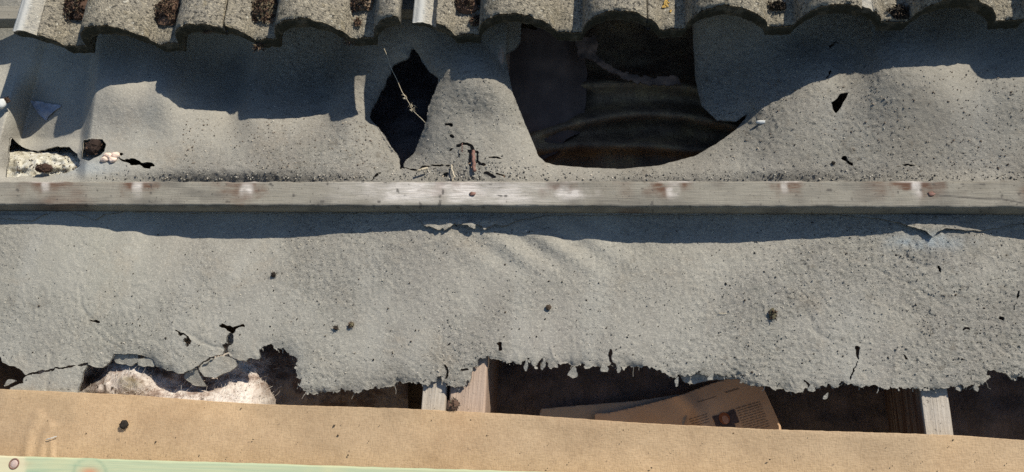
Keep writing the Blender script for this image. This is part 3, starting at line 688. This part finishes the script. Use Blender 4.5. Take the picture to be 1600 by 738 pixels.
rafter(.5150, .5490, -.0140, PALEW, 'pale rafter showing under the torn felt at lower right')
rafter(-.9550, -.9100, -.0140, PINKW, 'rafter just past the left edge of the picture, under the felt')

# ---------------------------------------------------------------- insulation and the loft below
def wool(xs, ys, zf, mat, name, label, phi=None, kind=None):
    X, Y = np.meshgrid(xs, ys); V = P(X, Y, zf(X, Y)).reshape(-1, 3)
    V[:, 2] = V[:, 2]
    F = gridfaces(len(xs), len(ys))
    X0, Y0 = X, Y; X = X + 14 * fbm(X0, Y0, 18, 3, 811); Y = Y + 14 * fbm(X0, Y0, 18, 3, 812)
    dk = np.maximum(np.exp(-((X - 146) / 13.) ** 2 - ((Y - 590) / 13.) ** 2), np.maximum(np.exp(-((X - 158) / 5.) ** 2 - ((Y - 605) / 20.) ** 2), .8 * np.exp(-((X - 250) / 30.) ** 2 - ((Y - 582) / 12.) ** 2))) * (mat is WOOLL)  # brown wool patches, plus shade below the tear painted into the colour
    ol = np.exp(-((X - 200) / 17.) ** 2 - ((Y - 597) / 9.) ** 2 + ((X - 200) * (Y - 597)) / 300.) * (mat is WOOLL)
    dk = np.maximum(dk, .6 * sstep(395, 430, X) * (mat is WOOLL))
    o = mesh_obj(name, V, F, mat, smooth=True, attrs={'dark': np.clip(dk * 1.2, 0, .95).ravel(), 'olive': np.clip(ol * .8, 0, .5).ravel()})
    return tag(o, label, 'insulation', None, kind)
gx = np.linspace(-1.18, 1.03, 260); gy = np.linspace(-.93, .74, 200)
X, Y = np.meshgrid(gx, gy)
ed = np.minimum(np.minimum(X - gx[0], gx[-1] - X), np.minimum(Y - gy[0], gy[-1] - Y))
Z = -.140 - .05 * sstep(.0, .10, Y) + .030 * fbm(X * 1000, Y * 1000, 120, 4, 400) + .006 * fbm(X * 1000, Y * 1000, 20, 3, 404)
Z = Z + .085 * np.exp(-((X + .19) / .09) ** 2 - ((Y - .20) / .09) ** 2)  # hump added below the left hole to catch more skylight
Z = Z + (-.012 - Z) * np.exp(-ed / .012)  # unseen rim turned up to shut stray daylight out of the loft
wb = mesh_obj('mineral_wool', np.stack([X, Y, Z], -1).reshape(-1, 3), gridfaces(260, 200), WOOLD, smooth=True)
tag(wb, 'dirty brown mineral wool filling the space between the rafters under the felt', 'insulation', kind='stuff')
def wl_z(x, y):
    h = .030 * np.exp(-((x - 325) / 85.) ** 4 - ((y - 640) / 34.) ** 2) + .026 * np.exp(-((x - 205) / 42.) ** 2 - ((y - 595) / 34.) ** 2) + .016 * np.exp(-((x - 150) / 22.) ** 2 - ((y - 610) / 20.) ** 2)
    return -.044 + h - .030 * sstep(395, 450, x) + .007 * fbm(x, y, 30, 4, 410) + .0025 * np.abs(fbm(x, y, 8, 3, 413))
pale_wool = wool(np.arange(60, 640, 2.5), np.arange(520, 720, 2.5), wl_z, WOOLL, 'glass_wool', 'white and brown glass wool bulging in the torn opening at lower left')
def wc_z(x, y):
    return -.030 - .060 * sstep(250, 222, y) + .012 * np.abs(fbm(x, y, 26, 3, 420)) + .004 * fbm(x, y, 9, 3, 423)
wool(np.arange(-30, 170, 2), np.arange(196, 300, 2), wc_z, WOOLC, 'glass_wool', 'lumpy cream glass wool in the gap above the batten at far left')
def wy_z(x, y):
    return -.150 + .050 * np.exp(-((y - (178 + .0011 * (x - 1015) ** 2)) / 13.) ** 2) + .040 * np.exp(-((y - (226 + .0005 * (x - 960) ** 2)) / 12.) ** 2) + .035 * np.exp(-((y - (128 + .0009 * (x - 980) ** 2)) / 12.) ** 2) + .03 * fbm(x, y, 70, 3, 430) - .03 * sstep(150, 60, y)
wool(np.arange(800, 1160, 4), np.arange(10, 300, 4), wy_z, WOOLY, 'glass_wool', 'yellowish glass wool dimly visible deep in the biggest hole')
bpoly = [(770, 50), (880, 40), (912, 70), (918, 120), (914, 172), (920, 200), (890, 214), (868, 240), (830, 262), (790, 262)]
bz = lambda x, y: -.088 - .03 * sstep(880, 920, x) - .02 * sstep(190, 262, y) + .010 * fbm(x, y, 60, 3, 830)
v, fa, _ = sheet(np.arange(765, 930, 2.5), np.arange(35, 270, 2.5), lambda x, y: sdf(bpoly, x, y) + 5 * fbm(x, y, 22, 3, 831), bz, .012)
tag(mesh_obj('board', v, fa, BOARD, smooth=True), 'brown board dimly visible in the left side of the biggest hole', 'board')
# newspapers lying on the wool
def paper(poly, zf, mat, label):
    p = np.array(poly, float); a, b = p.min(0) - 3, p.max(0) + 3
    v, fa, _ = sheet(np.arange(a[0], b[0], 3), np.arange(a[1], b[1], 3), lambda x, y: sdf(poly, x, y), zf, .0006)
    return tag(mesh_obj('newspaper', v, fa, mat, smooth=True), label, 'newspaper', 'old newspaper sheets on the wool')
def np_z(x, y):
    return -.098 + .006 * fbm(x, y, 90, 2, 440) + .010 * np.exp(-(linedist([(1062, 615), (1085, 640), (1105, 680)], x, y) / 14) ** 2) - .010 * np.exp(-((x - 1078) / 16) ** 2) - .004 * sstep(1060, 1200, x)
paper([(845, 639), (900, 634), (991, 627), (1062, 616), (1080, 630), (1060, 690), (835, 690)], lambda x, y: -.108 + .004 * fbm(x, y, 60, 2, 441), PAPER2, 'grey creased newspaper page poking out behind the front page, lower right opening')
np1 = paper([(930, 646), (953, 645), (1010, 632), (1062, 618), (1110, 600), (1150, 588), (1190, 600), (1205, 632), (1222, 671), (1232, 700), (925, 700)], np_z, PAPER, 'yellowed newspaper page with a small portrait photo in the lower right opening')
def onpaper(poly, name, mat, dz):
    q = np.array(poly, float); V = P(q[:, 0], q[:, 1], np_z(q[:, 0], q[:, 1]) + dz)
    return V.tolist(), list(range(len(q)))[::-1]
def inkobj(polys, name, mat, dz, parent):
    V = []; F = []
    for pl in polys:
        v, f = onpaper(pl, name, mat, dz); F.append([i + len(V) for i in f]); V += v
    return mesh_obj(name, V, F, mat, parent)
dirx = np.array([.958, -.287]); diry = np.array([.36, .93])
def rect(o, w, h):
    o = np.array(o, float); return [tuple(o), tuple(o + dirx * w), tuple(o + dirx * w + diry * h), tuple(o + diry * h)]
ph = inkobj([rect((1113, 651), 8, 18)] + [rect((1139, 642), 9, 22)] + [rect((1121, 649), 20, 26)], 'portrait_photo', INKD, .0012, np1)
def ell(c, a, b, n=14): return [tuple(np.array(c) + dirx * a * math.cos(t) + diry * b * math.sin(t)) for t in np.linspace(0, 2 * math.pi, n, endpoint=False)]
hr = inkobj([ell((1132, 654), 8.5, 10)], 'hair_print', INKH, .0018, ph)
inkobj([ell((1133.5, 656), 5, 7)], 'face_print', INKS, .0023, ph)
rl = np.random.default_rng(5); lines = []
for r in range(11):
    o = np.array([1150, 638.]) + diry * r * 4.1; x = 0
    while x < 38:
        w = rl.uniform(3, 9); lines.append(rect(o + dirx * x, min(w, 39 - x), 1.2 if r > 1 else 1.7)); x += w + 1.6
for r in range(4):
    o = np.array([1076, 655.]) + diry * r * 4.1; x = 0
    while x < 30:
        w = rl.uniform(3, 9); lines.append(rect(o + dirx * x, min(w, 30 - x), 1.1)); x += w + 1.6
lines.append(rect((1133, 613), 22, 1.8)); lines.append(rect((1090, 628), 30, 1.0))
tx = inkobj(lines, 'text_lines', INK, .0010, np1); tx['kind'] = 'stuff'

# ---------------------------------------------------------------- tan membrane along the bottom
EDGE = np.array([(-500, 585), (0, 608), (200, 617), (330, 627), (415, 632), (620, 638), (800, 647), (1000, 661), (1200, 671), (1400, 677), (1490, 680), (1600, 688), (2100, 718)], float)
mxs = np.r_[np.arange(-440, -10, 15), np.arange(-10, 1612, 4.0), np.arange(1612, 2050, 15)]
ts = np.r_[0, 1, 3, 6, np.arange(10, 150, 4.0), np.arange(150, 700, 25)]
X, T = np.meshgrid(mxs, ts); Y = np.interp(X, EDGE[:, 0], EDGE[:, 1]) + T + .5 * fbm(X, X * 0, 6, 3, 450) * (T < 1)
Z = .0045 + .0016 * fbm(X, Y, 130, 2, 452) + .0006 * fbm(X, Y, 30, 2, 455) - .006 * np.sin(np.pi * np.clip((X - 760) / 680, 0, 1)) * sstep(0, 60, T) * 0.4
Z = Z + .0030 * np.exp(-T / 26)
Z = Z + .0032 * np.exp(-(linedist([(40, 716), (46, 680), (60, 650)], X, Y) / 7) ** 2) + .003 * np.exp(-(linedist([(80, 716), (80, 690)], X, Y) / 4) ** 2) + .0025 * np.exp(-(linedist([(62, 716), (70, 680), (80, 664)], X, Y) / 5) ** 2)
V = P(X, Y, np.clip(Z, .0012, .0072)).reshape(-1, 3); nx = len(mxs)
lowrow = V[:nx] - np.array([0, 0, .0009])
F = gridfaces(nx, len(ts)).tolist() + [[len(V) + i, i, i + 1, len(V) + i + 1] for i in range(nx - 1)]
mb = mesh_obj('roofing_membrane', np.r_[V, lowrow], F, MEMB, smooth=True)
tag(mb, 'new tan woven membrane laid along the bottom over the old felt and rafters', 'membrane')

# ---------------------------------------------------------------- loose bits
def zfelt(x, y):
    x = np.asarray(x, float); y = np.asarray(y, float)
    return np.where(y < lap_y(x), upper_z(x, y), lower_z(x, y))
def stones(px, py, z, size, seed, name, label, mat):
    """many tiny angular grains, one mesh"""
    r = np.random.default_rng(seed); n = len(px); C = P(px, py, z); size = np.minimum(size, .0017)
    o = np.array([(1, 0, 0), (-1, 0, 0), (0, 1, 0), (0, -1, 0), (0, 0, 1), (0, 0, -1)], float)
    f = np.array([(0, 2, 4), (2, 1, 4), (1, 3, 4), (3, 0, 4), (2, 0, 5), (1, 2, 5), (3, 1, 5), (0, 3, 5)])
    Q, _ = np.linalg.qr(r.normal(0, 1, (n, 3, 3)))
    S = size[:, None] * r.uniform(.55, 1.25, (n, 3))
    V = np.einsum('nij,kj,nj->nki', Q, o, S) * r.uniform(.8, 1.2, (n, 6, 1)) + C[:, None]
    F = (f[None] + 6 * np.arange(n)[:, None, None]).reshape(-1, 3)
    ob = mesh_obj(name, V.reshape(-1, 3), F, mat)
    return tag(ob, label, 'grit', None, 'stuff')
N = 30000
gxp = RNG.uniform(-15, 1615, N); gyp = RNG.uniform(90, 612, N)
keep = RNG.uniform(0, 1, N) < rough(gxp, gyp) * (.55 + .9 * np.clip(fbm(gxp, gyp, 70, 2, 500) + .35, 0, 1)) + .6 * np.exp(-((gyp - 272) / 9) ** 2)
ok = keep & ((gyp < 281) | (gyp > 335)) & (np.where(gyp < lap_y(gxp), phi_up(gxp, gyp), phi_lo(gxp, gyp)) > 3)
gxp, gyp = gxp[ok], gyp[ok]
sz = .00056 * np.exp(RNG.normal(0, .5, len(gxp))); big = RNG.uniform(0, 1, len(sz)) < .02; sz[big] *= 1.7; sz = np.minimum(sz, .0013)
stones(gxp, gyp, zfelt(gxp, gyp) + sz * .35, sz, 3, 'grit', 'fine mineral grit and crumbs scattered over the old felt', GRIT)
m = 900; rx = np.r_[RNG.normal(735, 65, 420), RNG.uniform(560, 1610, 330), RNG.uniform(150, 560, 150)]; ry = np.r_[RNG.normal(266, 11, 420), 281 - np.abs(RNG.normal(0, 6, 480))]
okr = (ry < 281) & (phi_up(rx, ry) > 3); rx, ry = rx[okr], ry[okr]; rs = .0012 * np.exp(RNG.normal(0, .55, len(rx)))
stones(rx, ry, zfelt(rx, ry) + rs * .3, rs, 9, 'debris', 'crumbled felt and dirt gathered along the upper side of the old batten', GRIT)
m = 1500; rx = RNG.uniform(285, 615, m); ry = RNG.uniform(185, 264, m); okr = (phi_up(rx, ry) > 3) & (RNG.uniform(0, 1, m) < .25 + .9 * np.clip(fbm(rx, ry, 40, 3, 700) + .2, 0, 1)); rx, ry = rx[okr], ry[okr]; rs = .0008 * np.exp(RNG.normal(0, .5, len(rx)))
stones(rx, ry, zfelt(rx, ry) + rs * .3, rs, 12, 'debris', 'brown crumbs of dirt scattered on the sunlit felt left of the left hole', CRUMB)
m = 1800; rx = RNG.uniform(1080, 1612, m); ry = RNG.uniform(112, 268, m); okr = (phi_up(rx, ry) > 3) & (RNG.uniform(0, 1, m) < .2 + .9 * np.clip(fbm(rx, ry, 50, 3, 702) + .15, 0, 1)); rx, ry = rx[okr], ry[okr]; rs = .0008 * np.exp(RNG.normal(0, .5, len(rx)))
stones(rx, ry, zfelt(rx, ry) + rs * .3, rs, 13, 'debris', 'brown crumbs of dirt scattered on the sunlit felt right of the big hole', CRUMB)
# dark crumbs of dead moss on felt and membrane
n = 260; dx = RNG.uniform(0, 1600, n); dy = RNG.uniform(350, 600, n); okd = (phi_lo(dx, dy) > 4) & (dy > lap_y(dx) + 3)
dx, dy = dx[okd], dy[okd]
stones(dx, dy, zfelt(dx, dy) + .0006, .0009 * np.exp(RNG.normal(0, .5, len(dx))), 4, 'moss_crumbs', 'tiny dark moss crumbs sprinkled over the lower felt sheet', MOSSD)
mxp = RNG.uniform(0, 1600, 150); mt = RNG.uniform(6, 95, 150); myp = np.interp(mxp, EDGE[:, 0], EDGE[:, 1]) + mt
stones(mxp, myp, np.full(150, .0066), .0005 * np.exp(RNG.normal(0, .5, 150)), 6, 'membrane_crumbs', 'tiny dark crumbs sprinkled over the tan membrane', MOSSD)
def crumb(x, y, z, r, n, mat, label, cat='moss crumb', ell_=(1, 1), name='moss_crumb', l=.0035):
    c = P(x, y, z); vv, ff = blades(n, c, r * ell_[0], r * ell_[1], r * .9, l, int(x + y)); tv, tf = lump(c + np.array([0, 0, r * .25]), r * .85 * ell_[0], r * .85 * ell_[1], r * .6, int(x), 10, 6, .4)
    b = len(vv)
    return tag(mesh_obj(name, list(vv) + list(tv), ff + [[i + b for i in f] for f in tf], mat, origin=c), label, cat)
zf1 = lambda x, y: float(zfelt(np.array([x * 1.]), np.array([y * 1.]))[0])
crumb(148, 231, -.006, .0135, 420, MOSS, 'round reddish brown moss ball stuck in the small tear above the batten at left', ell_=(1, 1.1))
crumb(195, 664, .0075, .0075, 60, MOSSD, 'dark grey crumb lying alone on the left part of the tan membrane', l=.002)
crumb(708, 634, .004, .0095, 260, MOSS, 'brown moss tuft on the membrane edge in front of the pinkish rafter')
crumb(1207, 491, zf1(1207, 491) + .001, .0065, 130, MOSS, 'reddish brown moss crumb on the right part of the lower felt', ell_=(.8, 1.4))
crumb(428, 430, zf1(428, 430) + .001, .0042, 60, MOSSD, 'small dark crumb on the lower felt below the batten, left of centre')
crumb(857, 481, zf1(857, 481) + .001, .0045, 40, MOSSD, 'small dark grey crumb near the middle of the lower felt', l=.002)
crumb(549, 508, zf1(549, 508) + .001, .0045, 80, MOSS, 'brown crumb, right one of a pair on the lower felt above the ragged edge')
crumb(525, 513, zf1(525, 513) + .001, .0035, 60, MOSSD, 'dark crumb, left one of a pair on the lower felt above the ragged edge')
crumb(70, 264, -.018, .011, 240, MOSS, 'brown moss lump lying on the cream glass wool at far left', ell_=(1.5, .8))
crumb(11, 158, .002, .0065, 120, MOSS, 'small brown moss tuft on the felt at the left edge below the tiles')
crumb(1302, 250 + 5, zf1(1322, 255), .003, 30, MOSSD, 'tiny dark crumb by the small crack on the upper felt at right', l=.002)
c = P(2, 163, .006); tag(mesh_obj('stone', *lump(c, .0075, .009, .006, 12, 12, 8, .3), STONE, origin=c, smooth=True), 'pale grey stone at the left edge beside the brown moss tuft', 'stone')
c = P(1190, 191, zf1(1190, 191) + .002); tag(mesh_obj('stone', *lump(c, .008, .0028, .0025, 15, 10, 6, .3), STONE, origin=c, smooth=True), 'small pale stone chip on the upper felt right of the biggest hole', 'stone')
# pinkish wool scrap in the tear
vv, ff = [], []
for k, (x, y) in enumerate(((163, 249), (172, 244), (180, 243), (176, 250), (168, 243))):
    a, b = lump(P(x, y, .000), .007, .005, .004, 50 + k, 10, 6, .5); ff += [[i + len(vv) for i in f] for f in b]; vv += list(a)
tag(mesh_obj('wool_scrap', vv, ff, m_plain('pink_wool', (.62, .45, .34), (.74, .58, .46), 120), origin=P(172, 246, 0), smooth=True), 'pinkish scrap of wool poking from the tear beside the moss ball', 'wool scrap')
# bluish film scrap in the shaded pocket
pl = [(48, 158), (72, 160), (94, 166), (80, 176), (72, 188), (60, 180)]
v, fa, _ = sheet(np.arange(40, 100, 2), np.arange(150, 195, 2), lambda x, y: sdf(pl, x, y) + 2 * fbm(x, y, 9, 2, 3), lambda x, y: upper_z(x, y) + .004 + .003 * fbm(x, y, 8, 2, 5), .0004)
tag(mesh_obj('plastic_film', v, fa, FILM), 'crumpled bluish plastic scrap in the shaded felt pocket at left', 'plastic scrap')
# straws and the string across the left hole
def strand(pts, rad, mat, name, label, cat, n=5):
    q = [P(x, y, z) for x, y, z in pts]; q = np.array(q); t = np.linspace(0, 1, len(q)); tt = np.linspace(0, 1, 24)
    q = np.c_[[np.interp(tt, t, q[:, i]) for i in range(3)]].T; q[:, 0] += .0006 * np.sin(tt * 21)
    return tag(mesh_obj(name, *tube(q, rad, n), mat, origin=q[0], smooth=True), label, cat)
th = strand([(600, 76, .01), (611, 105, .006), (622, 130, .006), (632, 150, .007), (645, 172, .008), (664, 192, .004)], .00042, STRAW, 'thread', 'loose fraying thread stretched across the left hole', 'thread')
for (x, y, a) in ((634, 152, .003), (642, 166, .004), (646, 173, .003)):
    p = P(x, y, .0072); vv, ff = blades(24, p, a, a * 1.6, .001, .004, int(x), .2)
    mesh_obj('thread_fluff', vv, ff, STRAW, th, th.matrix_world.translation * 0 + Vector(P(600, 76, .01)))
strand([(705, 258, .004), (707, 268, .006), (710, 276, .006), (706, 283, .004)], .0011, STRAW, 'straw', 'bent pale straw by the batten at the foot of the middle mound', 'straw')
strand([(652, 268, .004), (660, 265, .005), (668, 263, .004)], .0020, STRAW, 'leaf_scrap', 'small yellow leaf scrap in the debris above the batten left of the pale straw', 'leaf')
strand([(722, 224, .009), (722, 238, .006)], .0006, RUST, 'twig', 'thin upright brown twig in the cracked foot of the middle mound', 'twig')
strand([(739, 236, .005), (740, 250, .006), (741, 268, .004)], .0026, RUST, 'old_nail', 'long rusty nail lying in the crack of the middle mound above the batten', 'nail', 7)
strand([(1123, 490, zf1(1128, 490) + .002), (1134, 490, zf1(1134, 490) + .002)], .0006, STRAW, 'straw', 'tiny pale straw lying on the right half of the lower felt', 'straw')
strand([(72, 687, .009), (80, 685, .010), (88, 682, .008)], .0006, STONE, 'fibre', 'thin grey fibre lying on the tan membrane at left', 'fibre')

# loose fibres standing off the pale wool
r_ = np.random.default_rng(21); FV, FF = [], []
for k in range(320):
    x, y = r_.uniform(140, 430), r_.uniform(560, 640); p = P(x, y, float(wl_z(x, y)) + .001); a = r_.normal(.9, .7); L = r_.uniform(.006, .02); q = p; w = np.array([-math.sin(a), math.cos(a), 0]) * .00016; b = len(FV)
    for j in range(4):
        FV += [q - w, q + w]; a += r_.normal(0, .45); q = q + np.array([math.cos(a), math.sin(a), r_.normal(.04, .12)]) * L / 3
    FF += [[b + 2 * j, b + 2 * j + 1, b + 2 * j + 3, b + 2 * j + 2] for j in range(3)]
fo = mesh_obj('wool_fibres', FV, FF, m_isl('wool_fibre', [(0, (.22, .15, .10)), (.5, (.50, .42, .33)), (1, (.72, .66, .56))]), pale_wool, smooth=True); fo['kind'] = 'stuff'

# frayed hessian threads along the torn lower edge
r_ = np.random.default_rng(33); FV, FF = [], []; arr = np.array(LOW_M[1:-3], float)
seg = np.hypot(*np.diff(arr, axis=0).T); cum = np.r_[0, np.cumsum(seg)]
for k in range(170):
    t_ = r_.uniform(0, cum[-1]); x = np.interp(t_, cum, arr[:, 0]); y = np.interp(t_, cum, arr[:, 1])
    if x < 250 and r_.uniform() < .6: continue
    y -= 3; z = float(lower_z(np.array([x]), np.array([y]))[0]) - .002; L = r_.uniform(3, 8) * (2.2 if r_.uniform() < .12 else 1); a = r_.normal(1.57, .6); b = len(FV); w = r_.uniform(.25, .7)
    for j in range(4):
        FV += [P(x - w * math.sin(a), y + w * math.cos(a), z), P(x + w * math.sin(a), y - w * math.cos(a), z)]
        a += r_.normal(0, .35); x += L / 3 * math.cos(a); y += L / 3 * math.sin(a) + .5; z -= r_.uniform(.0, .0022)
    FF += [[b + 2 * j, b + 2 * j + 1, b + 2 * j + 3, b + 2 * j + 2] for j in range(3)]
ft = mesh_obj('frayed_threads', FV, FF, m_isl('felt_thread', [(0, (.06, .055, .045)), (.5, (.20, .18, .145)), (1, (.42, .38, .31))]), lower); ft['kind'] = 'stuff'

rx, ry = RNG.uniform(20, 120, 130), RNG.uniform(238, 272, 130)
stones(rx, ry, wc_z(rx, ry) + .0008, .0011 * np.exp(RNG.normal(0, .6, 130)), 15, 'debris', 'dark crumbs of dirt mixed into the cream glass wool at far left', CRUMB)
rx, ry = RNG.uniform(140, 410, 160), RNG.uniform(575, 632, 160)
stones(rx, ry, wl_z(rx, ry) + .0006, .0008 * np.exp(RNG.normal(0, .6, 160)), 16, 'debris', 'crumbs of felt and dirt lying on the white glass wool at lower left', CRUMB)
